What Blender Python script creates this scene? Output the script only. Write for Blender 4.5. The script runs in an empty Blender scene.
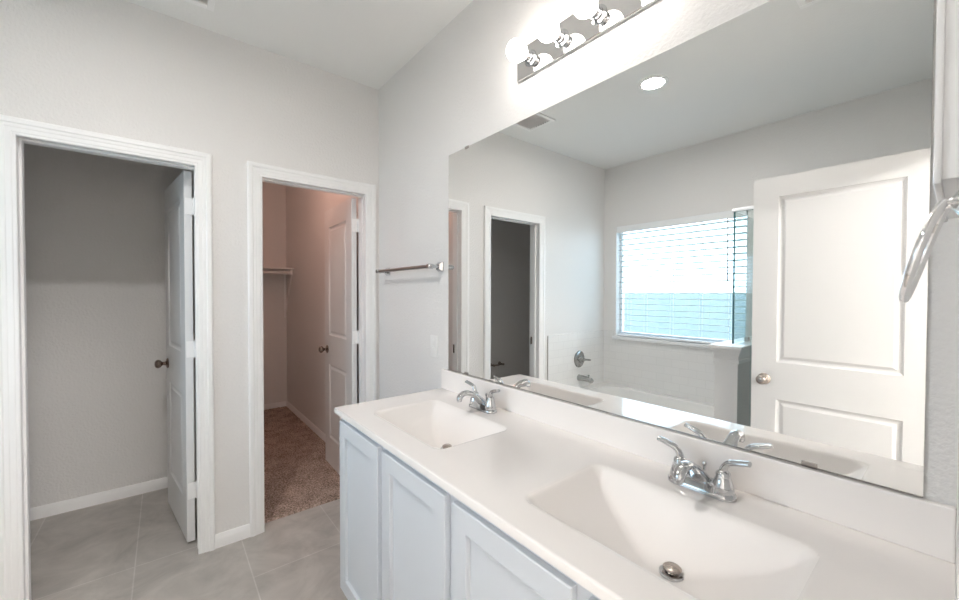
import bpy, bmesh, math, random
from mathutils import Vector, Matrix
random.seed(4)
scene = bpy.context.scene
COL = scene.collection

# ------------------------------------------------------------------ camera
CAM = Vector((-1.1437, -2.5049, 1.3719))
yaw, pit, rol = math.radians(39.034), math.radians(0.953), math.radians(0.133)
fw = Vector((math.sin(yaw) * math.cos(pit), math.cos(yaw) * math.cos(pit), -math.sin(pit)))
rt = Vector((math.cos(yaw), -math.sin(yaw), 0))
up = rt.cross(fw)
rt2 = rt * math.cos(rol) + up * math.sin(rol)
up2 = -rt * math.sin(rol) + up * math.cos(rol)
cd = bpy.data.cameras.new('camera')
cd.sensor_fit = 'HORIZONTAL'
cd.sensor_width = 36.0
cd.lens = 389.24 / 959 * 36.0
cd.clip_start = 0.02
cd.dof.use_dof = True
cd.dof.focus_distance = 2.0
cd.dof.aperture_fstop = 8.0
cam = bpy.data.objects.new('camera', cd)
COL.objects.link(cam)
m = Matrix((rt2, up2, -fw)).transposed().to_4x4()
m.translation = CAM
cam.matrix_world = m
scene.camera = cam

# ------------------------------------------------------------------ world, lights, exposure
w = bpy.data.worlds.new('world')
scene.world = w
w.use_nodes = True
bg = w.node_tree.nodes['Background']
bg.inputs[0].default_value = (0.66, 0.84, 1.0, 1)
bg.inputs[1].default_value = 2.6

scene.view_settings.view_transform = 'Standard'
scene.view_settings.look = 'None'
scene.view_settings.exposure = 1.82
scene.view_settings.gamma = 1.0
scene.view_settings.use_curve_mapping = False
scene.cycles.use_denoising = True
scene.cycles.use_adaptive_sampling = False
scene.cycles.caustics_reflective = False
scene.cycles.caustics_refractive = False
scene.cycles.sample_clamp_indirect = 6.0
scene.cycles.max_bounces = 14
scene.cycles.diffuse_bounces = 8
scene.cycles.glossy_bounces = 6
scene.cycles.transparent_max_bounces = 16

BULB_STRENGTH = 5.5
CAN_STRENGTH = 115.0


def area_portal(name, loc, rot, sx, sy):
    l = bpy.data.lights.new(name, 'AREA')
    l.shape = 'RECTANGLE'
    l.size, l.size_y = sx, sy
    l.cycles.is_portal = True
    o = bpy.data.objects.new(name, l)
    o.location, o.rotation_euler = loc, rot
    COL.objects.link(o)


area_portal('window_portal', (-2.83, -0.76, 1.5), (0, -math.pi / 2, 0), 1.2, 1.3)


def point_light(name, loc, energy, color, r):
    l = bpy.data.lights.new(name, 'POINT')
    l.energy, l.color, l.shadow_soft_size = energy, color, r
    o = bpy.data.objects.new(name, l)
    o.location = loc
    COL.objects.link(o)


point_light('bedroom_fill_light', (-0.5, -4.2, 2.45), 40.0, (1.0, 0.97, 0.94), 0.12)  # unseen fill light added beyond the entry doorway to brighten the bathroom
point_light('closet_warm_fill', (-0.6, 0.75, 2.5), 1.5, (1.0, 0.58, 0.46), 0.08)  # unseen warm light added to tint the closet walls pinkish brown

# ------------------------------------------------------------------ materials
def mat(name, color=(.8, .8, .8), rough=.5, metal=0.0, spec=.5, bump=0.0, bscale=60.0, coat=0.0):
    mt = bpy.data.materials.new(name)
    mt.use_nodes = True
    nt = mt.node_tree
    b = nt.nodes['Principled BSDF']
    b.inputs['Base Color'].default_value = (*color, 1)
    b.inputs['Roughness'].default_value = rough
    b.inputs['Metallic'].default_value = metal
    b.inputs['Specular IOR Level'].default_value = spec
    b.inputs['Coat Weight'].default_value = coat
    b.inputs['Coat Roughness'].default_value = .04
    if bump:
        g = nt.nodes.new('ShaderNodeNewGeometry')
        n = nt.nodes.new('ShaderNodeTexNoise')
        n.inputs['Scale'].default_value = bscale
        n.inputs['Detail'].default_value = 3
        bp = nt.nodes.new('ShaderNodeBump')
        bp.inputs['Strength'].default_value = bump
        bp.inputs['Distance'].default_value = .004
        nt.links.new(g.outputs['Position'], n.inputs['Vector'])
        nt.links.new(n.outputs['Fac'], bp.inputs['Height'])
        nt.links.new(bp.outputs['Normal'], b.inputs['Normal'])
    return mt


def emis(name, color, s):
    mt = bpy.data.materials.new(name)
    mt.use_nodes = True
    b = mt.node_tree.nodes['Principled BSDF']
    b.inputs['Base Color'].default_value = (.9, .9, .9, 1)
    b.inputs['Emission Color'].default_value = (*color, 1)
    b.inputs['Emission Strength'].default_value = s
    return mt


def glass_mat(name, tint, strength=1.0):
    mt = bpy.data.materials.new(name)
    mt.use_nodes = True
    nt = mt.node_tree
    nt.nodes.remove(nt.nodes['Principled BSDF'])
    t = nt.nodes.new('ShaderNodeBsdfTransparent')
    t.inputs[0].default_value = (*tint, 1)
    g = nt.nodes.new('ShaderNodeBsdfGlossy')
    g.inputs['Roughness'].default_value = 0
    lw = nt.nodes.new('ShaderNodeLayerWeight')
    pw_ = nt.nodes.new('ShaderNodeMath')
    pw_.operation = 'POWER'
    pw_.inputs[1].default_value = 5
    f = nt.nodes.new('ShaderNodeMath')
    f.operation = 'MULTIPLY_ADD'
    f.inputs[1].default_value, f.inputs[2].default_value = .95, .045
    nt.links.new(lw.outputs['Facing'], pw_.inputs[0])
    nt.links.new(pw_.outputs[0], f.inputs[0])
    mx = nt.nodes.new('ShaderNodeMixShader')
    nt.links.new(f.outputs[0], mx.inputs[0])
    nt.links.new(t.outputs[0], mx.inputs[1])
    nt.links.new(g.outputs[0], mx.inputs[2])
    nt.links.new(mx.outputs[0], nt.nodes['Material Output'].inputs[0])
    return mt


def brick_mat(name, axes, bw, bh, off, c1, c2, cm, mortar, rough, shift=(0, 0), vary=0.0, bump=.3, spec=.5, freq=2):
    mt = bpy.data.materials.new(name)
    mt.use_nodes = True
    nt = mt.node_tree
    b = nt.nodes['Principled BSDF']
    b.inputs['Roughness'].default_value = rough
    b.inputs['Specular IOR Level'].default_value = spec
    g = nt.nodes.new('ShaderNodeNewGeometry')
    s = nt.nodes.new('ShaderNodeSeparateXYZ')
    c = nt.nodes.new('ShaderNodeCombineXYZ')
    nt.links.new(g.outputs['Position'], s.inputs[0])
    for i, a in enumerate(axes):
        ad = nt.nodes.new('ShaderNodeMath')
        ad.operation = 'ADD'
        ad.inputs[1].default_value = shift[i]
        nt.links.new(s.outputs[a], ad.inputs[0])
        nt.links.new(ad.outputs[0], c.inputs[i])
    br = nt.nodes.new('ShaderNodeTexBrick')
    br.offset = off
    br.offset_frequency = freq
    br.inputs['Color1'].default_value = (*c1, 1)
    br.inputs['Color2'].default_value = (*c2, 1)
    br.inputs['Mortar'].default_value = (*cm, 1)
    br.inputs['Scale'].default_value = 1
    br.inputs['Mortar Size'].default_value = mortar
    br.inputs['Mortar Smooth'].default_value = .2
    br.inputs['Brick Width'].default_value = bw
    br.inputs['Row Height'].default_value = bh
    nt.links.new(c.outputs[0], br.inputs['Vector'])
    col = br.outputs['Color']
    if vary:
        n = nt.nodes.new('ShaderNodeTexNoise')
        n.inputs['Scale'].default_value = 4.2
        n.inputs['Detail'].default_value = 7
        n.inputs['Roughness'].default_value = .62
        n.inputs['Distortion'].default_value = .6
        nt.links.new(g.outputs['Position'], n.inputs['Vector'])
        r = nt.nodes.new('ShaderNodeMapRange')
        r.inputs[1].default_value, r.inputs[2].default_value = .3, .7
        r.inputs[3].default_value, r.inputs[4].default_value = 1 - vary, 1 + vary
        nt.links.new(n.outputs['Fac'], r.inputs[0])
        mx = nt.nodes.new('ShaderNodeVectorMath')
        mx.operation = 'SCALE'
        nt.links.new(col, mx.inputs[0])
        nt.links.new(r.outputs[0], mx.inputs['Scale'])
        col = mx.outputs[0]
    nt.links.new(col, b.inputs['Base Color'])
    bp = nt.nodes.new('ShaderNodeBump')
    bp.invert = True
    bp.inputs['Strength'].default_value = bump
    bp.inputs['Distance'].default_value = .002
    nt.links.new(br.outputs['Fac'], bp.inputs['Height'])
    nt.links.new(bp.outputs['Normal'], b.inputs['Normal'])
    return mt


M = {}
M['wall'] = mat('wall_paint', (.80, .785, .77), .6, spec=.3, bump=.8, bscale=85)
M['ceil'] = mat('ceiling_paint', (.86, .86, .845), .8, spec=.2, bump=.25, bscale=60)
M['trim'] = mat('trim_paint', (.91, .905, .90), .32, spec=.5)
M['door'] = mat('door_paint', (.79, .79, .79), .35, spec=.5)
M['cab'] = mat('daylit_cabinet_paint', (.68, .715, .76), .35, spec=.5)  # blue cast of the window daylight is mixed into this base colour
M['marble'] = mat('cultured_marble', (.93, .895, .87), .07, spec=.4)
M['basin'] = mat('matte_basin', (.93, .895, .87), .34, spec=.3)
M['chrome'] = mat('chrome', (.60, .61, .62), .05, 1.0)
M['bright_chrome'] = mat('bright_chrome', (.93, .93, .93), .05, 1.0)
M['dull_chrome'] = mat('dull_chrome', (.43, .43, .42), .10, 1.0)
M['plate'] = mat('chrome_plate', (.84, .83, .83), .06, 1.0)
M['nickel'] = mat('satin_nickel', (.50, .44, .40), .22, 1.0)
M['steel'] = mat('brushed_steel', (.45, .42, .40), .28, 1.0)
M['bronze'] = mat('dark_bronze', (.28, .22, .19), .22, 1.0)
M['mirror'] = mat('mirror_silver', (.95, .96, .952), 0.0, 1.0)
M['mirror_edge'] = mat('mirror_edge', (.45, .50, .48), .2)
M['plastic'] = mat('white_plastic', (.86, .855, .84), .35)
M['slot'] = mat('outlet_slots', (.08, .08, .08), .5)
M['slat'] = mat('blind_slats', (.56, .57, .57), .45)
M['vinyl'] = mat('white_vinyl', (.88, .89, .90), .4)
M['acrylic'] = mat('tub_acrylic', (.84, .83, .81), .15, coat=.3)
M['grille'] = mat('grille_grey', (.80, .77, .75), .6)
M['dark'] = mat('dark_cavity', (.06, .06, .06), .8)
M['shelf'] = mat('shelf_paint', (.80, .79, .77), .5)
M['black'] = mat('black_rubber', (.03, .03, .03), .5)
M['glass'] = glass_mat('clear_glass', (.93, .97, .97))
M['pane'] = glass_mat('window_glass', (.95, .98, 1.0))
M['glassedge'] = mat('glass_edge', (.06, .16, .17), .1)
M['bulb'] = emis('lit_bulb', (1.0, .93, .87), BULB_STRENGTH)
M['lens'] = emis('lit_lens', (1.0, .97, .94), CAN_STRENGTH)
M['floor'] = brick_mat('floor_tile', (1, 0), .91, .448, .5, (.50, .465, .43), (.45, .42, .39),
                       (.58, .55, .52), .003, .38, (-.075 + .91 * 20, .82 + .448 * 21), .24, .15, freq=3)
M['tile_xz'] = brick_mat('subway_tile_end', (0, 2), .152, .076, .5, (.84, .835, .825), (.82, .815, .805),
                         (.76, .755, .745), .002, .12, (20 * .152, 0.02))
M['tile_yz'] = brick_mat('subway_tile_side', (1, 2), .152, .076, .5, (.84, .835, .825), (.82, .815, .805),
                         (.76, .755, .745), .002, .12, (20 * .152, 0.02))
M['fence'] = mat('weathered_fence', (.19, .215, .225), .8, bump=.3, bscale=20)
M['ground'] = mat('outside_ground', (.35, .40, .30), .9)


def carpet_mat():
    mt = bpy.data.materials.new('brown_carpet')
    mt.use_nodes = True
    nt = mt.node_tree
    b = nt.nodes['Principled BSDF']
    b.inputs['Roughness'].default_value = 1
    b.inputs['Specular IOR Level'].default_value = .1
    g = nt.nodes.new('ShaderNodeNewGeometry')
    n = nt.nodes.new('ShaderNodeTexNoise')
    n.inputs['Scale'].default_value = 90
    n.inputs['Detail'].default_value = 4
    n2 = nt.nodes.new('ShaderNodeTexNoise')
    n2.inputs['Scale'].default_value = 9
    r = nt.nodes.new('ShaderNodeValToRGB')
    r.color_ramp.elements[0].position, r.color_ramp.elements[1].position = .36, .64
    r.color_ramp.elements[0].color = (.21, .155, .125, 1)
    r.color_ramp.elements[1].color = (.62, .48, .41, 1)
    ad = nt.nodes.new('ShaderNodeMath')
    ad.operation = 'MULTIPLY_ADD'
    ad.inputs[1].default_value = .3
    sb = nt.nodes.new('ShaderNodeMath')
    sb.operation = 'SUBTRACT'
    sb.inputs[1].default_value = .15
    for k in (n, n2):
        nt.links.new(g.outputs['Position'], k.inputs['Vector'])
    nt.links.new(n2.outputs['Fac'], ad.inputs[0])
    nt.links.new(n.outputs['Fac'], ad.inputs[2])
    nt.links.new(ad.outputs[0], sb.inputs[0])
    nt.links.new(sb.outputs[0], r.inputs['Fac'])
    nt.links.new(r.outputs['Color'], b.inputs['Base Color'])
    bp = nt.nodes.new('ShaderNodeBump')
    bp.inputs['Strength'].default_value = .8
    bp.inputs['Distance'].default_value = .01
    nt.links.new(n.outputs['Fac'], bp.inputs['Height'])
    nt.links.new(bp.outputs['Normal'], b.inputs['Normal'])
    return mt


M['carpet'] = carpet_mat()

# ------------------------------------------------------------------ mesh helpers
def box(bm, x0, x1, y0, y1, z0, z1, bev=0.0, seg=2):
    x0, x1 = sorted((x0, x1)); y0, y1 = sorted((y0, y1)); z0, z1 = sorted((z0, z1))
    r = bmesh.ops.create_cube(bm, size=1)
    vs = r['verts']
    for v in vs:
        v.co = Vector(((x0 + x1) / 2 + v.co.x * (x1 - x0), (y0 + y1) / 2 + v.co.y * (y1 - y0), (z0 + z1) / 2 + v.co.z * (z1 - z0)))
    if bev:
        es = list({e for v in vs for e in v.link_edges})
        bmesh.ops.bevel(bm, geom=es, offset=bev, segments=seg, affect='EDGES', profile=.5)


def frame_of(d):
    d = d.normalized()
    a = Vector((0, 0, 1)) if abs(d.z) < .9 else Vector((1, 0, 0))
    u = a.cross(d).normalized()
    return u, d.cross(u).normalized()


def tube(bm, pts, radii, seg=16, flat=None, closed=False, up=None):
    """a tube along pts; radii per point, or (ru, rv) pairs for a flattened section"""
    pts = [Vector(p) for p in pts]
    n = len(pts)
    if not isinstance(radii, (list, tuple)):
        radii = [radii] * n
    rings = []
    u = None
    for i, p in enumerate(pts):
        if closed:
            t = (pts[(i + 1) % n] - pts[i - 1]).normalized()
        else:
            t = (pts[min(i + 1, n - 1)] - pts[max(i - 1, 0)]).normalized()
        if u is None:
            u = (Vector(up) - t * t.dot(Vector(up))).normalized() if up is not None else frame_of(t)[0]
        else:
            u = (u - t * t.dot(u)).normalized()
        v = t.cross(u)
        r = radii[i]
        ru, rv = r if isinstance(r, (list, tuple)) else (r, r)
        rings.append([bm.verts.new(p + u * ru * math.cos(2 * math.pi * k / seg) + v * rv * math.sin(2 * math.pi * k / seg)) for k in range(seg)])
    m = n if closed else n - 1
    for i in range(m):
        a, b = rings[i], rings[(i + 1) % n]
        for k in range(seg):
            bm.faces.new((a[k], a[(k + 1) % seg], b[(k + 1) % seg], b[k]))
    if not closed:
        bm.faces.new(list(reversed(rings[0])))
        bm.faces.new(rings[-1])


def lathe(bm, prof, org, d, seg=32):
    """prof: list of (radius, height along d)"""
    d = Vector(d).normalized()
    u, v = frame_of(d)
    org = Vector(org)
    prev = None
    for r, h in prof:
        c = org + d * h
        if r < 1e-6:
            ring = [bm.verts.new(c)]
        else:
            ring = [bm.verts.new(c + u * r * math.cos(2 * math.pi * k / seg) + v * r * math.sin(2 * math.pi * k / seg)) for k in range(seg)]
        if prev is not None:
            if len(prev) == 1 and len(ring) > 1:
                for k in range(seg):
                    bm.faces.new((prev[0], ring[(k + 1) % seg], ring[k]))
            elif len(ring) == 1 and len(prev) > 1:
                for k in range(seg):
                    bm.faces.new((prev[k], prev[(k + 1) % seg], ring[0]))
            elif len(ring) > 1:
                for k in range(seg):
                    bm.faces.new((prev[k], prev[(k + 1) % seg], ring[(k + 1) % seg], ring[k]))
        prev = ring


def sphere_prof(r, c, n=14, a0=-90, a1=90):
    out = []
    for i in range(n + 1):
        a = math.radians(a0 + (a1 - a0) * i / n)
        out.append((max(0, r * math.cos(a)) if 0 < i < n or abs(abs(math.degrees(a)) - 90) > .01 else 0, c + r * math.sin(a)))
    return out


def finish(name, bm, material, parent=None, smooth=0, shift=None):
    bmesh.ops.recalc_face_normals(bm, faces=bm.faces[:])
    if shift is not None:
        bmesh.ops.translate(bm, verts=bm.verts[:], vec=-Vector(shift))
    me = bpy.data.meshes.new(name)
    bm.to_mesh(me)
    bm.free()
    mats = material if isinstance(material, (list, tuple)) else [material]
    for x in mats:
        me.materials.append(M[x])
    if smooth:
        me.polygons.foreach_set('use_smooth', [True] * len(me.polygons))
        me.set_sharp_from_angle(angle=math.radians(smooth))
    o = bpy.data.objects.new(name, me)
    COL.objects.link(o)
    if parent is not None:
        o.parent = parent
    return o


def part(name, parent, material, fn, smooth=0, root=None):
    """a mesh part built by fn(bm) in world coordinates (root gives the thing it hangs under)"""
    bm = bmesh.new()
    fn(bm)
    r = root or parent
    while r is not None and r.parent is not None:
        r = r.parent
    return finish(name, bm, material, parent, smooth, shift=(r.location if r is not None else None))


def thing(name, label, cat, loc=(0, 0, 0), group=None):
    o = bpy.data.objects.new(name, None)
    o.empty_display_size = .05
    COL.objects.link(o)
    o.location = loc
    o['label'], o['category'], o['kind'] = label, cat, 'thing'
    if group:
        o['group'] = group
    return o


def struct_empty(name, label, cat, loc=(0, 0, 0)):
    o = thing(name, label, cat, loc)
    o['kind'] = 'structure'
    return o


def struct(name, label, cat, material, fn, smooth=0):
    bm = bmesh.new()
    fn(bm)
    o = finish(name, bm, material, None, smooth)
    o['label'], o['category'], o['kind'] = label, cat, 'structure'
    return o


def boxes(*bs, bev=0.0):
    def f(bm):
        for b in bs:
            box(bm, *b, bev=bev)
    return f


def copy_tree(o, parent=None):
    c = o.copy()
    COL.objects.link(c)
    if parent is not None:
        c.parent = parent
    for ch in list(o.children):
        copy_tree(ch, c)
    return c


# ------------------------------------------------------------------ dimensions
H = 2.753
XW = -2.689               # face of the window wall
T = .12
NY = -2.507               # face of the wall with the entry doorway
D1L, D1R = -1.619, -1.015   # casing inner edges, water closet door
D2L, D2R = -.706, -.0985    # closet door
D3L, D3R = -1.532, -.765    # entry doorway
DH = 2.03
CAS = .073
WY0, WY1, WZ0, WZ1 = -1.374, -.150, .915, 2.098
WCB = 1.003               # back wall of the water closet
CLB = 2.585               # back wall of the walk in closet

# ------------------------------------------------------------------ room shell
struct('floor', 'beige grey stone look floor tiles with pale grout', 'floor', 'floor',
       boxes((XW - T, T, NY - 3.2, CLB + T, -.1, 0)))
struct('ceiling', 'flat white textured ceiling', 'ceiling', 'ceil', boxes((XW - T, T, NY - 3.2, CLB + T, H, H + .1)))
struct('wall_right', 'long white textured wall that carries the mirror and towel bar', 'wall', 'wall',
       boxes((0, T, NY - T, CLB + T, 0, H)))
G = .014


def wall_back(bm):
    for x0, x1 in ((XW - T, D1L - G), (D1R + G, D2L - G), (D2R + G, 0)):
        box(bm, x0, x1, 0, T, 0, H)
    for x0, x1 in ((D1L - G, D1R + G), (D2L - G, D2R + G)):
        box(bm, x0, x1, 0, T, DH + G, H)


wb = struct('wall_back', 'white wall with the two open inner doorways', 'wall', 'wall', wall_back)


def wall_left(bm):
    box(bm, XW - T, XW, NY - T, WY0, 0, H)
    box(bm, XW - T, XW, WY1, 0, 0, H)
    box(bm, XW - T, XW, WY0, WY1, 0, WZ0 - .03)
    box(bm, XW - T, XW, WY0, WY1, WZ1, H)


wl = struct('wall_left', 'white wall with the window, seen in the mirror', 'wall', 'wall', wall_left)
struct('wall_front', 'white wall beside the entry doorway at the right edge', 'wall', 'wall',
       boxes((XW - T, D3L - G, NY - T, NY, 0, H), (D3R + G, 0, NY - T, NY, 0, H), (D3L - G, D3R + G, NY - T, NY, DH + G, H)))
struct('wall_toilet_room', 'dim grey walls of the toilet room behind the left doorway', 'wall', 'wall',
       boxes((XW - T, -.92, WCB, WCB + T, 0, H), (XW - T, XW, T, WCB, 0, H)))
struct('wall_closet_divider', 'wall between the toilet room and the closet', 'wall', 'wall',
       boxes((-.92, -.82, T, CLB, 0, H)))
struct('wall_bedroom', 'plain white walls of the room behind the entry doorway', 'wall', 'wall',
       boxes((XW - T, .12, NY - 3.2, NY - 3.1, 0, H), (XW - T, XW, NY - 3.1, NY - T, 0, H), (0, T, NY - 3.1, NY - T, 0, H)))
struct('wall_closet_back', 'pinkish brown lit back wall of the closet', 'wall', 'wall',
       boxes((-.92, 0, CLB, CLB + T, 0, H)))


def carpet(bm):
    nx, ny = 120, 300
    x0, x1, y0, y1 = -.82, 0, .078, CLB
    vs = []
    for j in range(ny + 1):
        row = []
        for i in range(nx + 1):
            x = x0 + (x1 - x0) * i / nx
            y = y0 + (y1 - y0) * j / ny
            if y < T:
                x = max(D2L - .006, min(D2R + .006, x))
            e = 0 if j == 0 else 1
            row.append(bm.verts.new((x, y, .002 + e * (.010 + random.uniform(-.003, .003)))))
        vs.append(row)
    for j in range(ny):
        for i in range(nx):
            q = (vs[j][i], vs[j][i + 1], vs[j + 1][i + 1], vs[j + 1][i])
            if (q[0].co - q[1].co).length > 1e-5:
                bm.faces.new(q)


bm = bmesh.new()
carpet(bm)
o = finish('carpet', bm, 'carpet', None, 60)
o['label'], o['category'], o['kind'] = 'mottled brown pile carpet on the closet floor', 'carpet', 'stuff'

# ---- door casings and jambs
CP = [(0, 0), (0, .009), (.004, .011), (.011, .011), (.015, .0135), (.030, .0135), (.034, .0155), (.046, .0155),
      (.051, .0195), (.066, .0195), (.073, .015), (.073, 0)]


def casing(bm, xl, xr, yf, sgn, h=DH):
    """U of moulding round an opening in a wall whose face is y = yf, standing out towards sgn"""
    rows = []
    for u, t in CP:
        y = yf + sgn * t
        rows.append([bm.verts.new(p) for p in ((xl - u, y, 0), (xl - u, y, h + u), (xr + u, y, h + u), (xr + u, y, 0))])
    for a, b in zip(rows[:-1], rows[1:]):
        for k in range(3):
            bm.faces.new((a[k], a[k + 1], b[k + 1], b[k]))
    for k in (0, 3):
        bm.faces.new([r[k] for r in rows])


def jamb(bm, xl, xr, y0, y1, stop, h=DH):
    e = -.004
    box(bm, xl - G + .001, xl + e, y0, y1, 0, h - e)
    box(bm, xr - e, xr + G - .001, y0, y1, 0, h - e)
    box(bm, xl - G + .001, xr + G - .001, y0, y1, h - e, h + G - .001)
    s0, s1 = stop
    box(bm, xl + e, xl + e + .010, s0, s1, 0, h - e, .002)
    box(bm, xr - e - .004, xr - e, s0, s1, 0, h - e, .001)
    box(bm, xl + e + .010, xr - e - .004, s0, s1, h - e - .010, h - e, .002)


def trim_set(name, label, xl, xr, yf, sgn, y0, y1, stop, cased=True):
    r = struct_empty(name, label, 'door frame', (xl, yf, 0))
    if cased:
        part('casing', r, 'trim', lambda bm: casing(bm, xl, xr, yf, sgn), 20)
    part('jamb', r, 'trim', lambda bm: jamb(bm, xl, xr, y0, y1, stop))
    return r


t1 = trim_set('trim_1', 'white moulded casing round the left doorway to the toilet room', D1L, D1R, 0, -1, 0, T, (.042, .078))
t2 = trim_set('trim_2', 'white moulded casing round the closet doorway in the corner', D2L, D2R, 0, -1, 0, T, (.042, .078))
t3 = trim_set('trim_3', 'white jamb lining the entry doorway', D3L, D3R, NY, 1, NY - T, NY, (NY - .075, NY - .042), False)
for t, xl in ((t1, D1L), (t2, D2L)):
    o = part('strike_plate', t, 'bronze', lambda bm: box(bm, xl - .0045, xl - .0025, .084, .108, .885, .955, .0005))
    o['label'] = 'small dark metal strike plate'

# ---- baseboards
BBP = [(0, 0), (.013, 0), (.013, .045), (.010, .052), (.008, .060), (.004, .070), (0, .072)]


def baseboard(bm, a, b, nrm):
    a, b, n = Vector((*a, 0)), Vector((*b, 0)), Vector((*nrm, 0))
    r = [[bm.verts.new(p + n * t + Vector((0, 0, z))) for t, z in BBP] for p in (a, b)]
    k = len(BBP)
    for i in range(k):
        bm.faces.new((r[0][i], r[0][(i + 1) % k], r[1][(i + 1) % k], r[1][i]))
    bm.faces.new(r[0])
    bm.faces.new(r[1])


for nm, lb, a, b, n in (
        ('baseboard_back', 'short white baseboard between the two inner doorways', (D1R + CAS, 0), (D2L - CAS, 0), (0, -1)),
        ('baseboard_toilet_room', 'white baseboard along the back of the toilet room', (XW, WCB), (-.92, WCB), (0, -1)),
        ('baseboard_closet_back', 'white baseboard along the closet back wall', (-.82, CLB), (-.013, CLB), (0, -1)),
        ('baseboard_closet_right', 'white baseboard along the closet side wall', (0, T), (0, CLB), (-1, 0)),
        ('baseboard_right', 'short baseboard under the towel bar beside the vanity', (0, -.02), (0, -.80), (-1, 0)),
        ('baseboard_front', 'short baseboard beside the entry doorway', (XW, NY), (D3L - CAS, NY), (0, 1))):
    struct(nm, lb, 'baseboard', 'trim', lambda bm: baseboard(bm, a, b, n), 25)


# ---- doors
def panel_rings(bm, P, rect, rings, flip):
    """nested rectangles (inset, depth) from rect; P maps (u, v, depth) to a point"""
    u0, u1, v0, v1 = rect
    prev = None
    for ins, d in rings:
        c = [bm.verts.new(P(u, v, d)) for u, v in ((u0 + ins, v0 + ins), (u1 - ins, v0 + ins), (u1 - ins, v1 - ins), (u0 + ins, v1 - ins))]
        if prev:
            for k in range(4):
                bm.faces.new((prev[k], prev[(k + 1) % 4], c[(k + 1) % 4], c[k]))
        prev = c
    bm.faces.new(prev)


def leaf(bm, width, height, thick, panels, rings, P, both=True, bev=0.0):
    """slab u 0..width, v 0..height, depth 0..-thick with moulded panels"""
    us = sorted({0, width} | {p[0] for p in panels} | {p[1] for p in panels})
    vs = sorted({0, height} | {p[2] for p in panels} | {p[3] for p in panels})
    for side in ((0, 1) if both else (0,)):
        Q = (lambda u, v, d: P(u, v, d)) if side == 0 else (lambda u, v, d: P(u, v, -thick - d))
        for i in range(len(us) - 1):
            for j in range(len(vs) - 1):
                r = (us[i], us[i + 1], vs[j], vs[j + 1])
                if any(abs(r[0] - p[0]) < 1e-6 and abs(r[1] - p[1]) < 1e-6 and abs(r[2] - p[2]) < 1e-6 and abs(r[3] - p[3]) < 1e-6 for p in panels):
                    panel_rings(bm, Q, r, rings, side)
                else:
                    a0 = bev if i == 0 else 0; a1 = bev if i == len(us) - 2 else 0
                    b0 = bev if j == 0 else 0; b1 = bev if j == len(vs) - 2 else 0
                    bm.faces.new([bm.verts.new(Q(u, v, 0)) for u, v in ((r[0] + a0, r[2] + b0), (r[1] - a1, r[2] + b0), (r[1] - a1, r[3] - b1), (r[0] + a0, r[3] - b1))])
    loops = [(bev, 0), (0, -bev)] if bev else [(0, 0)]
    loops += [(0, -thick)]
    prev = None
    for ins, d in loops:
        c = [bm.verts.new(P(u, v, d)) for u, v in ((ins, ins), (width - ins, ins), (width - ins, height - ins), (ins, height - ins))]
        if prev:
            for k in range(4):
                bm.faces.new((prev[k], prev[(k + 1) % 4], c[(k + 1) % 4], c[k]))
        prev = c
    if not both:
        bm.faces.new(prev)
    bmesh.ops.remove_doubles(bm, verts=bm.verts[:], dist=1e-5)


DOOR_RINGS = [(0, 0), (.004, -.005), (.012, -.009), (.020, -.009), (.034, -.002), (.038, -.002)]


def knob(bm, p, d):
    lathe(bm, [(0, 0), (.031, 0), (.032, .003), (.028, .008), (.015, .011), (.011, .016), (.0105, .026), (.014, .031),
               (.022, .037), (.0265, .046), (.0265, .052), (.023, .060), (.014, .0655), (0, .067)], p, d, 28)


def make_door(name, label, loc, rz, width, height, side, knob_mat, panels, kz=.925):
    """leaf runs along local -x from the pin; room face is local -y; hinge pin at the origin"""
    r = struct_empty(name, label, 'door', loc)
    r.rotation_euler = (0, 0, rz)
    g, th = .010, .035
    y0 = -g - th                        # room side face
    z0 = .012

    def P(u, v, d):                     # u from the hinge edge outwards
        return Vector((side * (.004 + u), y0 - d, z0 + v))
    bm = bmesh.new()
    leaf(bm, width, height, th, panels, DOOR_RINGS, P)
    finish('door_panel', bm, 'door', r)
    for d, yy in ((-1, y0), (1, y0 + th)):
        bm = bmesh.new()
        knob(bm, (side * (.004 + width - .062), yy, kz), (0, d, 0))
        o = finish('knob', bm, knob_mat, r, 40)
        o['label'] = 'round metal door knob'
    bm = bmesh.new()
    box(bm, side * (.0025 + width), side * (.0045 + width), y0 + .006, y0 + th - .006, kz - .028, kz + .028)
    finish('latch_plate', bm, knob_mat, r)
    for zz in (.29, 1.065, 1.84):
        bm = bmesh.new()
        box(bm, side * .0015, side * .0042, y0 + .004, -.002, zz - .044, zz + .044)
        box(bm, -side * .003, side * .004, -.006, .003, zz - .044, zz + .044)
        tube(bm, [(0, 0, zz - .047), (0, 0, zz + .047)], .0065, 12)
        finish('hinge', bm, 'trim', r, 40)
    return r


W1 = (D1R - D1L) + .008 - .008


def std_panels(wd, z_low=(.22, .83), z_up=(.98, 1.90), st=.108):
    return [(st, wd - st, z_low[0], z_low[1]), (st, wd - st, z_up[0], z_up[1])]


make_door('door_1', 'white two panel door standing open into the toilet room', (D1R + .004, T + .006, 0), -math.radians(82.5), W1, 2.016, -1, 'bronze',
          std_panels(W1, (.22, .80), (1.03, 1.875)))
W2 = (D2R - D2L) + .008 - .008
make_door('door_2', 'white two panel door standing open into the closet', (D2R + .004, T + .006, 0), -math.radians(91), W2, 2.016, -1, 'bronze',
          std_panels(W2, (.22, .80), (1.03, 1.875)))
W3 = .755
d3 = make_door('door_3', 'white two panel entry door seen close up in the mirror', (-1.580, NY + .004, 0), math.radians(90), W3, 2.016, 1, 'nickel',
               [(.152, W3 - .118, .20, .770), (.152, W3 - .118, .980, 1.905)], .889)

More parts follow.
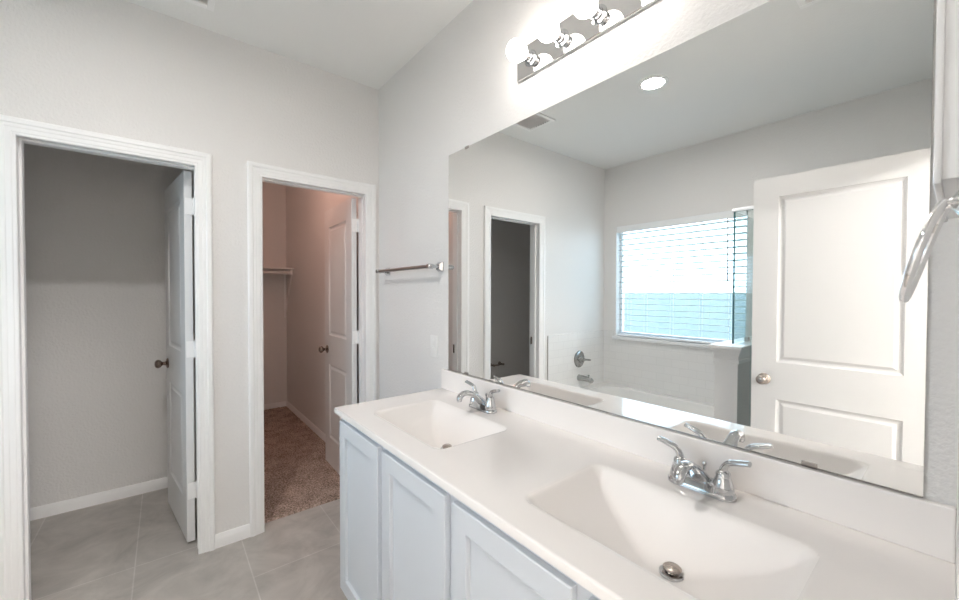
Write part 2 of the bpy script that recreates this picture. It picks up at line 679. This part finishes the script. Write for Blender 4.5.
# ------------------------------------------------------------------ window
win = struct_empty('window_1', 'white vinyl window above the bathtub', 'window', (XW - .1, (WY0 + WY1) / 2, WZ0))


def wframe(bm):
    x0, x1 = XW - .115, XW - .075
    box(bm, x0, x1, WY0, WY0 + .030, WZ0, WZ1); box(bm, x0, x1, WY1 - .030, WY1, WZ0, WZ1)
    box(bm, x0, x1, WY0 + .030, WY1 - .030, WZ0, WZ0 + .045); box(bm, x0, x1, WY0 + .030, WY1 - .030, WZ1 - .045, WZ1)


part('window_frame', win, 'vinyl', wframe)
part('pane', win, 'pane', boxes((XW - .097, XW - .093, WY0 + .04, WY1 - .04, WZ0 + .04, WZ1 - .04)))
part('window_sill', win, 'vinyl', lambda bm: box(bm, XW - T, XW + .040, WY0 - .02, WY1 + .02, WZ0 - .03, WZ0, .004))

bl = thing('window_blind', 'white horizontal slat blind hanging in the bright window', 'blind', (XW - .03, (WY0 + WY1) / 2, WZ1))
by0, by1 = WY0 + .008, WY1 - .008
part('valance', bl, 'vinyl', lambda bm: box(bm, XW - .004, XW + .008, by0, by1, WZ1 - .072, WZ1 - .002, .004))
part('headrail', bl, 'slat', boxes((XW - .06, XW - .006, by0 + .005, by1 - .005, WZ1 - .05, WZ1 - .004)))


def slats(bm):
    z = WZ1 - .088
    while z > WZ0 + .05:
        n = 4
        for s in (-1, 1):
            pass
        top, bot = [], []
        for i in range(n + 1):
            q = -1 + 2 * i / n
            x = XW - .034 + q * .030
            zz = z + .0015 * (1 - q * q) + q * .0040
            top.append([bm.verts.new((x, y, zz + .0014)) for y in (by0 + .008, by1 - .008)])
            bot.append([bm.verts.new((x, y, zz - .0014)) for y in (by0 + .008, by1 - .008)])
        for i in range(n):
            bm.faces.new((top[i][0], top[i + 1][0], top[i + 1][1], top[i][1]))
            bm.faces.new((bot[i][0], bot[i][1], bot[i + 1][1], bot[i + 1][0]))
        for k in (0, n):
            bm.faces.new((top[k][0], top[k][1], bot[k][1], bot[k][0]))
        for k in (0, 1):
            bm.faces.new([t[k] for t in top] + [b[k] for b in reversed(bot)])
        z -= .0575


part('slats', bl, 'slat', slats)
part('bottom_rail', bl, 'vinyl', lambda bm: box(bm, XW - .064, XW - .004, by0 + .008, by1 - .008, WZ0 + .006, WZ0 + .024, .003))
for yy in (-.29, -.47, -.735, -1.0, -1.24):
    part('ladder_cord', bl, 'vinyl', lambda bm: (tube(bm, [(XW - .0025, yy, WZ0 + .02), (XW - .0025, yy, WZ1 - .07)], .0014, 6),
                                                tube(bm, [(XW - .0655, yy, WZ0 + .02), (XW - .0655, yy, WZ1 - .07)], .0014, 6)))
part('tilt_wand', bl, 'steel', lambda bm: tube(bm, [(XW + .012, -1.228, 2.03), (XW + .013, -1.232, 1.48)], .0055, 8), 40)

fe = thing('garden_fence', 'pale board fence outside seen through the lower half of the blind', 'fence', (-7.0, -.8, -.3))


def fence(bm):
    y = -9.0
    while y < 9:
        box(bm, -7.02, -7.0, y, y + .139, -.3, 1.40 + random.uniform(-.006, .006))
        y += .14


part('boards', fe, 'fence', fence)
part('rail', fe, 'fence', boxes((-7.06, -7.02, -9, 9, .0, .09), (-7.06, -7.02, -9, 9, .95, 1.04)))
struct('ground', 'ground outside the window', 'ground', 'ground', boxes((-14, XW - T, -10, 10, -.4, -.3)))

# ------------------------------------------------------------------ tub corner
TT = .965
tile = struct('wall_back_tile', 'white subway tile on the end wall behind the tub spout', 'tile', 'tile_xz',
              lambda bm: box(bm, XW, -1.748, -.008, 0, 0, TT, .001))
struct('wall_left_tile', 'white subway tile on the wall below the window', 'tile', 'tile_yz',
       boxes((XW, XW + .008, -1.47, -.008, 0, WZ0 - .031), (XW, XW + .008, WY1 + .021, -.008, WZ0 - .031, TT),
             (XW, XW + .008, -1.47, WY0 - .021, WZ0 - .031, TT)))
struct('trim_4', 'thin metal edge strip at the end of the subway tile', 'trim', 'steel', boxes((-1.748, -1.745, -.010, 0, 0, TT)))


def heightfield(bm, xs, ys, fz):
    g = [[bm.verts.new((x, y, fz(x, y))) for x in xs] for y in ys]
    for j in range(len(ys) - 1):
        for i in range(len(xs) - 1):
            bm.faces.new((g[j][i], g[j][i + 1], g[j + 1][i + 1], g[j + 1][i]))
    return g


def lin(a, b, n):
    return [a + (b - a) * i / n for i in range(n + 1)]


def rrect_sdf(px, py, hx, hy, r):
    qx, qy = abs(px) - hx + r, abs(py) - hy + r
    return math.hypot(max(qx, 0), max(qy, 0)) + min(max(qx, qy), 0) - r


def smin(a, b, k):
    h = max(k - abs(a - b), 0) / k
    return min(a, b) - h * h * k * .25


TX0, TX1, TY0, TY1, TZ = XW + .009, -1.765, -1.462, -.009, .385
tub = thing('bathtub', 'white built in bathtub under the window', 'bathtub', ((TX0 + TX1) / 2, (TY0 + TY1) / 2, 0))


def tub_shell(bm):
    cx, cy = (TX0 + TX1) / 2, (TY0 + TY1) / 2

    def fz(x, y):
        d = -rrect_sdf(x - cx, y - cy, (TX1 - TX0) / 2 - .085, (TY1 - TY0) / 2 - .10, .22)
        if d <= 0:
            return TZ
        dep = .34 * (1 - math.exp(-(d * 9) ** 1.3))
        return TZ - dep
    g = heightfield(bm, lin(TX0, TX1, 70), lin(TY0, TY1, 96), fz)
    for a, b, c, d in ((0, 0, 0, -1), (-1, 0, -1, -1)):
        pass
    # apron
    rim = [r[-1] for r in g]
    low = [bm.verts.new((TX1, v.co.y, 0)) for v in rim]
    for i in range(len(rim) - 1):
        bm.faces.new((rim[i], rim[i + 1], low[i + 1], low[i]))
    rim = [r[0] for r in g]
    low = [bm.verts.new((TX0, v.co.y, 0)) for v in rim]
    for i in range(len(rim) - 1):
        bm.faces.new((rim[i], rim[i + 1], low[i + 1], low[i]))


part('tub_shell', tub, 'acrylic', tub_shell, 35)
part('drain', tub, 'chrome', lambda bm: lathe(bm, [(0, .004), (.03, .004), (.033, 0)], ((TX0 + TX1) / 2, TY1 - .42, .046), (0, 0, 1)), 40)

tv = thing('tub_valve', 'round chrome tub valve with lever on the tiled end wall', 'valve', (-2.235, -.008, .690))
part('escutcheon', tv, 'dull_chrome', lambda bm: lathe(bm, [(0, 0), (.086, 0), (.088, .004), (.080, .010), (.05, .016), (.034, .018), (.032, .034), (.028, .036), (0, .037)], (-2.235, -.008, .690), (0, -1, 0), 40), 35)
part('lever', tv, 'dull_chrome', lambda bm: (lathe(bm, [(0, .036), (.026, .036), (.024, .058), (.018, .064), (0, .066)], (-2.235, -.008, .690), (0, -1, 0)),
                                         tube(bm, [(-2.235, -.062, .690), (-2.27, -.066, .687), (-2.31, -.072, .681), (-2.335, -.076, .677)], [.011, .010, .009, .0085], 14)), 40)
ts = thing('tub_spout', 'chrome tub spout below the round valve', 'spout', (-2.235, -.008, .495))
part('spout_body', ts, 'dull_chrome', lambda bm: tube(bm, [(-2.235, -.008, .495), (-2.235, -.03, .495), (-2.235, -.10, .494), (-2.235, -.150, .489), (-2.235, -.170, .478)],
                                                 [.034, .032, .029, .028, .024], 22, up=(1, 0, 0)), 40)
part('diverter', ts, 'dull_chrome', lambda bm: lathe(bm, [(.006, 0), (.006, .02), (.010, .022), (.009, .03), (0, .031)], (-2.235, -.128, .512), (0, 0, 1), 14), 40)

# pony wall with moulded cap
PY0, PY1, PX, PZ = -1.610, -1.476, -1.748, 1.035
pw = struct_empty('wall_half', 'white half wall with moulded cap at the end of the tub', 'half wall', (PX, (PY0 + PY1) / 2, 0))
part('half_wall_body', pw, 'wall', boxes((XW, PX, PY0, PY1, 0, PZ - .03)))
part('end_panel', pw, 'trim', boxes((PX, PX + .012, PY0, PY1, 0, PZ - .03)))


def cap(bm):
    for o_, z0, z1 in ((.010, PZ - .115, PZ - .090), (.006, PZ - .090, PZ - .062), (.014, PZ - .062, PZ - .040), (.022, PZ - .040, PZ - .022)):
        box(bm, XW, PX + .012 + o_, PY0 - o_, PY1 + o_, z0, z1, .003)
    box(bm, XW, PX + .012 + .03, PY0 - .03, PY1 + .03, PZ - .022, PZ, .004)


part('cap', pw, 'trim', cap)

sh = thing('shower_enclosure', 'clear glass shower enclosure standing on the half wall', 'shower', (-1.86, -1.55, PZ))
GX, GY, GT = -1.86, -1.543, 1.925
part('side_panel', sh, 'glass', boxes((XW + .001, GX, GY - .004, GY + .004, PZ + .001, GT)))
part('panel_edge', sh, 'glassedge', boxes((GX, GX + .004, GY - .005, GY + .005, PZ + .001, GT)))
part('front_panel', sh, 'glass', boxes((GX - .008, GX, NY + .001, PY0 - .031, .101, GT), (GX - .008, GX, PY0 - .031, GY - .006, PZ + .001, GT)))
part('header', sh, 'vinyl', lambda bm: box(bm, GX - .02, GX + .014, NY + .001, GY + .012, GT, GT + .022, .003))
part('clip', sh, 'steel', lambda bm: box(bm, -2.15, -2.11, GY - .012, GY + .012, PZ + .001, PZ + .028, .002))
sp = struct_empty('trim_5', 'white shower curb and pan behind the half wall', 'shower pan', (-1.9, -2.0, 0))
part('pan', sp, 'acrylic', boxes((XW, -1.90, NY, PY0, 0, .05)))
part('curb', sp, 'acrylic', boxes((-1.90, -1.80, NY, PY0, 0, .10)))

# ------------------------------------------------------------------ mirror
MY0, MY1, MZ0, MZ1 = -2.466, -.848, .981, 2.077
mi = thing('wall_mirror', 'large frameless mirror above the double vanity', 'mirror', (0, (MY0 + MY1) / 2, MZ0))


def mglass(bm):
    box(bm, -.006, -.0005, MY0, MY1, MZ0, MZ1)


o = part('mirror_glass', mi, ['mirror', 'mirror_edge'], mglass)
for p in o.data.polygons:
    p.material_index = 0 if p.normal.x < -.9 else 1
for yy, zz, s in ((-1.002, MZ1, 1), (-2.30, MZ1, 1), (-1.002, MZ0, -1), (-2.295, MZ0, -1)):
    part('mirror_clip', mi, 'steel', lambda bm: (box(bm, -.0085, -.006, yy - .014, yy + .014, zz - s * .009, zz + s * .003, .0006),
                                                box(bm, -.0085, -.0005, yy - .014, yy + .014, zz, zz + s * .003)))
part('bottom_channel', mi, 'steel', boxes((-.008, -.0005, MY0, MY1, MZ0 - .002, MZ0 - .0003)))

# ------------------------------------------------------------------ vanity
CX, VY0, VY1 = -.563, -2.500, -.812
va = thing('vanity_cabinet', 'pale double vanity cabinet with recessed panel doors, blue of daylight in its colour', 'cabinet', (-.27, (VY0 + VY1) / 2, 0))
FF = -.545
part('side_panel', va, 'cab', boxes((FF + .019, -.002, VY1 - .018, VY1, .09, .852), (-.47, -.002, VY1 - .018, VY1, 0, .09)))
part('side_panel', va, 'cab', boxes((FF + .019, -.002, VY0, VY0 + .018, .09, .852), (-.47, -.002, VY0, VY0 + .018, 0, .09)))
part('bottom_panel', va, 'cab', boxes((FF + .019, -.002, VY0 + .018, VY1 - .018, .09, .106)))
part('toe_kick', va, 'cab', boxes((-.47, -.455, VY0 + .018, VY1 - .018, 0, .09)))
DO = [(-1.217, -.836), (-1.642, -1.250), (-2.060, -1.676), (-2.476, -2.094)]


def face_frame(bm):
    x0, x1 = FF, FF + .019
    box(bm, x0, x1, VY0, VY1, .80, .852)
    box(bm, x0, x1, VY0, VY1, .09, .135)
    for a, b in ((VY1 - .04, VY1), (-1.255, -1.212), (-1.682, -1.636), (-2.100, -2.055), (VY0, VY0 + .04)):
        box(bm, x0, x1, a, b, .135, .80)


part('face_frame', va, 'cab', face_frame)
for a, b in DO:
    bm = bmesh.new()
    z0, z1 = .100, .826
    rx = Vector(va.location)
    wd = b - a

    def P(u, v, d):
        return Vector((CX - d - .0, a + u, z0 + v)) - rx
    s = .058
    leaf(bm, wd, z1 - z0, .0175, [(s, wd - s, s, z1 - z0 - s)], [(0, 0), (.002, -.0015), (.003, -.0120), (.008, -.0135), (.012, -.0135)], P, both=False, bev=.0025)
    finish('cabinet_door', bm, 'cab', va)

# ---- one piece top with two basins
ZT, CF, CY1, CY0 = .876, -.572, -.800, NY
vt = thing('countertop', 'glossy white one piece vanity top with two moulded sinks', 'countertop', (-.28, (CY0 + CY1) / 2, ZT))
BX0, BX1, BH = -.481, -.152, .261
BC = (-1.220, -2.093)
MG = .012


def slab(bm):
    r = .005
    xs = [CF + r, BX0 - MG, BX1 + MG, -.0005]
    ys = [CY0, BC[1] - BH - MG, BC[1] + BH + MG, BC[0] - BH - MG, BC[0] + BH + MG, CY1 - r]
    for i in range(3):
        for j in range(5):
            if i == 1 and j in (1, 3):
                continue
            bm.faces.new([bm.verts.new((x, y, ZT)) for x, y in ((xs[i], ys[j]), (xs[i + 1], ys[j]), (xs[i + 1], ys[j + 1]), (xs[i], ys[j + 1]))])
    prev = None
    for k in range(5):
        a = math.radians(22.5 * k)
        ins, z = r * (1 - math.sin(a)), ZT - r * (1 - math.cos(a))
        c = [(CF + ins, CY0, z), (CF + ins, CY1 - ins, z), (-.0005, CY1 - ins, z)]
        c = [bm.verts.new(p) for p in c]
        if prev:
            for q in range(2):
                bm.faces.new((prev[q], prev[q + 1], c[q + 1], c[q]))
        prev = c
    for c in ([(CF, CY0, ZT - .023), (CF, CY1, ZT - .023), (-.0005, CY1, ZT - .023)], [(CF + .028, CY0, ZT - .023), (CF + .028, CY1 - .01, ZT - .023), (-.0005, CY1 - .01, ZT - .023)]):
        c = [bm.verts.new(p) for p in c]
        for q in range(2):
            bm.faces.new((prev[q], prev[q + 1], c[q + 1], c[q]))
        prev = c
    bmesh.ops.remove_doubles(bm, verts=bm.verts[:], dist=1e-5)


part('counter_slab', vt, 'marble', slab, 50)
part('backsplash', vt, 'marble', lambda bm: box(bm, -.020, -.0005, CY0, CY1, ZT, .977, .003))
DR = (-.284, -.024)


def basin_depth(x, v):
    """depth below the top at x, and v along the vanity from the basin centre"""
    cx, hx = (BX0 + BX1) / 2, (BX1 - BX0) / 2
    d = -rrect_sdf(x - cx, v, hx, BH, .045)
    if d <= 0:
        return 0
    av = abs(v)
    ramp = .016 + (.130 - .016) * min(1.0, max(0.0, (BH - av) / (BH - .03)))
    db, df = BX1 - x, x - BX0
    back = .134 * (1 - max(0, 1 - db / .145) ** 1.7)
    front = .134 * (1 - max(0, 1 - df / .17) ** 1.7)
    t = smin(smin(ramp, back, .035), front, .035)
    t = smin(t, .124, .01)
    rim = d * d * 24 if d < .02 else .0096 + (d - .02) * .96
    t = smin(t, rim, min(.012, 1.5 * rim + 1e-6))
    return max(0, t)


for k, (cy, lb) in enumerate(zip(BC, ('moulded sink basin at the far end', 'moulded sink basin at the near end'))):
    ba = part('basin', vt, ['basin', 'marble'], lambda bm: heightfield(bm, lin(BX0 - MG, BX1 + MG, 84), lin(cy - BH - MG, cy + BH + MG, 132), lambda x, y: ZT - basin_depth(x, y - cy)), 50)
    ba['label'] = lb
    for p in ba.data.polygons:
        p.material_index = 1 if p.center.z > -.0012 else 0
    zb = ZT - basin_depth(DR[0], DR[1])
    part('drain_ring', ba, 'chrome', lambda bm: lathe(bm, [(.017, -.004), (.018, .002), (.024, .003), (.0265, .001), (.027, -.003)], (DR[0], cy + DR[1], zb), (0, 0, 1)), 40)
    part('drain_stopper', ba, 'nickel', lambda bm: lathe(bm, [(.0145, -.006), (.0150, .007), (.0185, .0085), (.019, .011), (.016, .0135), (0, .0155)], (DR[0], cy + DR[1], zb), (0, 0, 1)), 40)


# ---- faucets
def stadium(bm, secs, hy, n=12):
    """stack of stadium outlines: (z, half length, radius)"""
    prev = None
    for z, L, r in secs:
        c = []
        for s in (1, -1):
            for k in range(n + 1):
                a = math.pi * k / n
                c.append(bm.verts.new((r * math.cos(a) * s, s * (L - r + r * math.sin(a)), z)))
        if prev:
            q = len(c)
            for k in range(q):
                bm.faces.new((prev[k], prev[(k + 1) % q], c[(k + 1) % q], c[k]))
        else:
            bm.faces.new(list(reversed(c)))
        prev = c
    bm.faces.new(prev)


def bez(p, n=10):
    """smooth curve through the points (Catmull-Rom)"""
    p = [Vector(q) for q in p]
    out = []
    for i in range(len(p) - 1):
        a, b, c, d = p[max(i - 1, 0)], p[i], p[i + 1], p[min(i + 2, len(p) - 1)]
        for k in range(n):
            t = k / n
            out.append(.5 * ((2 * b) + (c - a) * t + (2 * a - 5 * b + 4 * c - d) * t * t + (3 * b - a - 3 * c + d) * t ** 3))
    out.append(p[-1])
    return out


def interp(vals, n):
    out = []
    for i in range(n):
        f = i / (n - 1) * (len(vals) - 1)
        k = min(int(f), len(vals) - 2)
        t = f - k
        a, b = vals[k], vals[k + 1]
        out.append(tuple(a[j] * (1 - t) + b[j] * t for j in range(2)))
    return out


def make_faucet(label):
    f = thing('faucet', label, 'faucet', (0, 0, 0), 'chrome faucets on the vanity top')
    bm = bmesh.new()
    stadium(bm, [(0, .080, .0275), (.007, .080, .0275), (.012, .077, .0255), (.015, .074, .0225), (.026, .066, .0195), (.030, .060, .016)], .08)
    finish('base', bm, 'chrome', f, 30)
    bm = bmesh.new()
    c = bez([(.008, 0, .012), (-.010, 0, .036), (-.040, 0, .062), (-.074, 0, .080), (-.104, 0, .082), (-.121, 0, .070), (-.124, 0, .058)], 7)
    tube(bm, c, interp([(.034, .018), (.024, .016), (.0175, .0125), (.0155, .0105), (.0150, .0105), (.0135, .0105), (.0125, .0105)], len(c)), 22, up=(0, 1, 0))
    sp_ = finish('spout', bm, 'chrome', f, 40)
    bm = bmesh.new()
    lathe(bm, [(.0085, 0), (.0100, .001), (.0100, .008), (0, .008)], (-.1242, 0, .0525), (-.12, 0, 1), 18)
    finish('aerator', bm, 'chrome', sp_, 40)
    for s in (-1, 1):
        bm = bmesh.new()
        lathe(bm, [(.0235, .010), (.0245, .018), (.0225, .030), (.0185, .044), (.0165, .052), (.0165, .056), (.0145, .061), (.0085, .066), (0, .067)], (0, s * .051, 0), (0, 0, 1), 28)
        h = finish('handle', bm, 'chrome', f, 40)
        bm = bmesh.new()
        c = bez([(0, s * .050, .050), (0, s * .052, .070), (-.001, s * .063, .086), (-.003, s * .083, .0935), (-.006, s * .108, .100)], 7)
        tube(bm, c, interp([(.0105, .0105), (.0095, .0085), (.0098, .0072), (.0105, .0068), (.0095, .0060)], len(c)), 16, up=(1, 0, 0))
        finish('lever', bm, 'chrome', h, 40)
    bm = bmesh.new()
    tube(bm, [(.021, 0, .02), (.021, 0, .056)], .0026, 10)
    lathe(bm, [(.003, 0), (.0055, .003), (.0055, .008), (.003, .011), (0, .0115)], (.021, 0, .053), (0, 0, 1), 14)
    finish('lift_rod', bm, 'chrome', f, 40)
    return f


f1 = make_faucet('chrome two handle faucet on the far sink, nearest the towel bar')
f1.location = (-.085, -1.222, ZT + .0005)
f2 = copy_tree(f1)
f2.location = (-.085, -2.096, ZT + .0005)
f2['label'] = 'chrome two handle faucet on the near sink, larger in view'

# ------------------------------------------------------------------ vanity light
LY0, LY1, LZ0, LZ1 = -1.967, -1.350, 2.238, 2.362
li = thing('vanity_light', 'chrome light bar with round lit bulbs above the mirror', 'light', (0, (LY0 + LY1) / 2, (LZ0 + LZ1) / 2))


def backplate(bm):
    r = []
    for ins, x in ((0, -.0005), (0, -.0100), (.002, -.0125), (.0025, -.0126)):
        r.append([bm.verts.new((x, y, z)) for y, z in ((LY0 + ins, LZ0 + ins), (LY1 - ins, LZ0 + ins), (LY1 - ins, LZ1 - ins), (LY0 + ins, LZ1 - ins))])
    for a, b in zip(r[:-1], r[1:]):
        for k in range(4):
            bm.faces.new((a[k], a[(k + 1) % 4], b[(k + 1) % 4], b[k]))
    bm.faces.new(r[-1])


part('backplate', li, 'plate', backplate)
LZ = 2.300
for k in range(4):
    yy = -1.658 + (1.5 - k) * .155
    so = part('socket', li, 'chrome', lambda bm: lathe(bm, [(.0, 0), (.030, 0), (.030, .003), (.021, .006), (.0195, .012), (.0215, .013), (.0215, .017), (.0195, .018),
                                                           (.0195, .026), (.0215, .027), (.0215, .036), (.018, .037), (0, .037)], (-.0125, yy, LZ), (-1, 0, 0), 28), 30)
    bu = part('bulb', li, 'bulb', lambda bm: lathe(bm, [(.013, .035), (.0145, .038), (.0205, .0425)] + sphere_prof(.040, .076, 16, -57, 90), (-.0125, yy, LZ), (-1, 0, 0), 32), 60)

# ------------------------------------------------------------------ wall fittings
def frustum(bm, yy):
    prev = None
    for x, h in ((-.0005, .024), (-.006, .024), (-.022, .0145), (-.024, .0145)):
        c = [bm.verts.new((x, yy + a * h, 1.513 + b * h)) for a, b in ((-1, -1), (1, -1), (1, 1), (-1, 1))]
        if prev:
            for k in range(4):
                bm.faces.new((prev[k], prev[(k + 1) % 4], c[(k + 1) % 4], c[k]))
        prev = c
    bm.faces.new(prev)


tb = thing('towel_bar', 'straight metal towel bar on the wall left of the mirror', 'towel bar', (0, -.46, 1.513))
for yy in (-.150, -.772):
    po = part('post', tb, 'chrome', lambda bm: (lathe(bm, [(.017, .004), (.0125, .012), (.010, .022), (.010, .05), (.0135, .056), (.0135, .082), (.011, .086), (0, .087)], (0, yy, 1.513), (-1, 0, 0), 24)), 40)
    part('mount_plate', po, 'chrome', lambda bm: frustum(bm, yy), 30)
part('bar', tb, 'steel', lambda bm: tube(bm, [(-.070, -.150, 1.513), (-.070, -.772, 1.513)], .0100, 20), 40)

ou = thing('wall_outlet', 'white duplex outlet on the wall left of the backsplash', 'outlet', (0, -.708, 1.084))
part('cover_plate', ou, 'plastic', lambda bm: box(bm, -.006, -.0005, -.745, -.671, 1.025, 1.143, .002), 30)
for zz in (1.063, 1.105):
    part('receptacle', ou, 'plastic', lambda bm: box(bm, -.009, -.006, -.724, -.692, zz - .015, zz + .015, .002), 30)
part('screw', ou, 'plastic', lambda bm: lathe(bm, [(0, .0075), (.003, .0075), (.0035, .006)], (0, -.708, 1.084), (-1, 0, 0), 10))

mc = thing('medicine_cabinet', 'shallow white wall cabinet at the right edge above the towel ring', 'cabinet', (-.31, NY, 1.485))
part('cabinet_body', mc, 'trim', lambda bm: box(bm, -.48, -.13, NY + .0005, NY + .016, 1.498, 2.15))
part('cabinet_door', mc, 'trim', lambda bm: box(bm, -.485, -.125, NY + .0162, NY + .0225, 1.493, 2.155, .002), 30)

tr = thing('towel_ring', 'chrome towel ring on the wall at the right edge', 'towel ring', (-.46, NY, 1.468))
part('rosette', tr, 'bright_chrome', lambda bm: lathe(bm, [(0, 0), (.016, 0), (.016, .003), (.009, .006), (.006, .009), (.006, .013), (0, .014)], (-.50, NY + .0005, 1.468), (0, 1, 0), 24), 40)


def ring(bm):
    n = 44
    pts = []
    for k in range(n):
        a = 2 * math.pi * k / n
        q = (1 - math.cos(a)) / 2           # 0 at the top, 1 at the bottom
        bow = .0115 + .030 * q ** .8
        pts.append((-.50 + .052 * math.sin(a), NY + bow, 1.470 - .104 * q))
    tube(bm, pts, .0040, 12, closed=True)


part('ring', tr, 'bright_chrome', ring, 60)

tp = thing('toilet_paper_holder', 'empty metal paper holder on the toilet room wall, seen in the mirror', 'paper holder', (-1.95, WCB, .525))
for xx in (-1.875, -2.025):
    part('post', tp, 'nickel', lambda bm: lathe(bm, [(0, 0), (.024, 0), (.024, .005), (.012, .01), (.009, .02), (.009, .055), (.013, .06), (.013, .078), (0, .08)], (xx, WCB, .525), (0, -1, 0), 20), 40)
part('roller', tp, 'nickel', lambda bm: tube(bm, [(-1.882, WCB - .069, .525), (-2.018, WCB - .069, .525)], .0085, 16), 40)

# ------------------------------------------------------------------ closet shelf
SY = CLB - .36
cs = thing('closet_shelf', 'painted shelf with hanging rod along the closet back wall', 'shelf', (-.4, CLB, 1.62))
part('shelf_board', cs, 'shelf', lambda bm: box(bm, -.82, -.001, SY, CLB, 1.640, 1.658, .002))
part('cleat', cs, 'shelf', boxes((-.82, -.02, CLB - .018, CLB, 1.560, 1.640)))
part('rod', cs, 'shelf', lambda bm: tube(bm, [(-.82, SY + .035, 1.598), (-.022, SY + .035, 1.598)], .016, 16), 40)
br = part('bracket', cs, 'trim', lambda bm: (box(bm, -.022, -.016, SY + .01, CLB - .018, 1.626, 1.640), box(bm, -.030, -.008, CLB - .022, CLB - .018, 1.08, 1.640),
                                             tube(bm, [(-.019, SY + .02, 1.632), (-.019, SY + .03, 1.60), (-.019, CLB - .022, 1.10)], [(.006, .013)] * 3, 10, up=(1, 0, 0)),
                                             box(bm, -.034, -.012, SY + .015, SY + .055, 1.575, 1.63, .004)), 30)

# ------------------------------------------------------------------ ceiling fittings
def ceil_grille(name, label, x0, x1, y0, y1, nl, along):
    g = thing(name, label, 'vent', ((x0 + x1) / 2, (y0 + y1) / 2, H))
    b = .028

    def fr(bm):
        for q in ((x0, x0 + b, y0, y1), (x1 - b, x1, y0, y1), (x0 + b, x1 - b, y0, y0 + b), (x0 + b, x1 - b, y1 - b, y1)):
            box(bm, *q, H - .010, H - .0005, .002)
    part('frame', g, 'trim', fr)

    def lv(bm):
        for k in range(nl):
            t = (k + .5) / nl
            if along == 'x':
                y = y0 + b + t * (y1 - y0 - 2 * b)
                h = (y1 - y0 - 2 * b) / nl * .36
                c = [(x0 + b, y - h, H - .008), (x1 - b, y - h, H - .008), (x1 - b, y + h, H - .0015), (x0 + b, y + h, H - .0015)]
            else:
                x = x0 + b + t * (x1 - x0 - 2 * b)
                h = (x1 - x0 - 2 * b) / nl * .36
                c = [(x - h, y0 + b, H - .008), (x - h, y1 - b, H - .008), (x + h, y1 - b, H - .0015), (x + h, y0 + b, H - .0015)]
            n = Vector((0, 0, .0012))
            lo = [bm.verts.new(Vector(p)) for p in c]
            hi = [bm.verts.new(Vector(p) + n) for p in c]
            bm.faces.new(lo); bm.faces.new(list(reversed(hi)))
            for q in range(4):
                bm.faces.new((lo[q], lo[(q + 1) % 4], hi[(q + 1) % 4], hi[q]))
    part('louvers', g, 'grille', lv)
    part('duct_opening', g, 'grille', boxes((x0 + b, x1 - b, y0 + b, y1 - b, H - .0011, H - .0004)))
    return g


ceil_grille('ceiling_vent', 'rectangular ceiling air vent near the doorways, reflected at the mirror top', -1.29, -.944, -.468, -.192, 12, 'x')
ceil_grille('exhaust_fan', 'square white exhaust fan cover at the top edge of the mirror', -1.268, -.99, -2.28, -2.003, 14, 'y')
rl = thing('recessed_light', 'round lit recessed ceiling light seen in the mirror', 'light', (-1.368, -1.221, H))
part('trim_ring', rl, 'trim', lambda bm: lathe(bm, [(.066, -.001), (.066, .004), (.072, .009), (.092, .004), (.094, .0005)], (-1.368, -1.221, H), (0, 0, -1), 48), 40)
part('lens', rl, 'lens', lambda bm: lathe(bm, [(0, .0055), (.05, .0048), (.066, .003)], (-1.368, -1.221, H), (0, 0, -1), 40), 60)
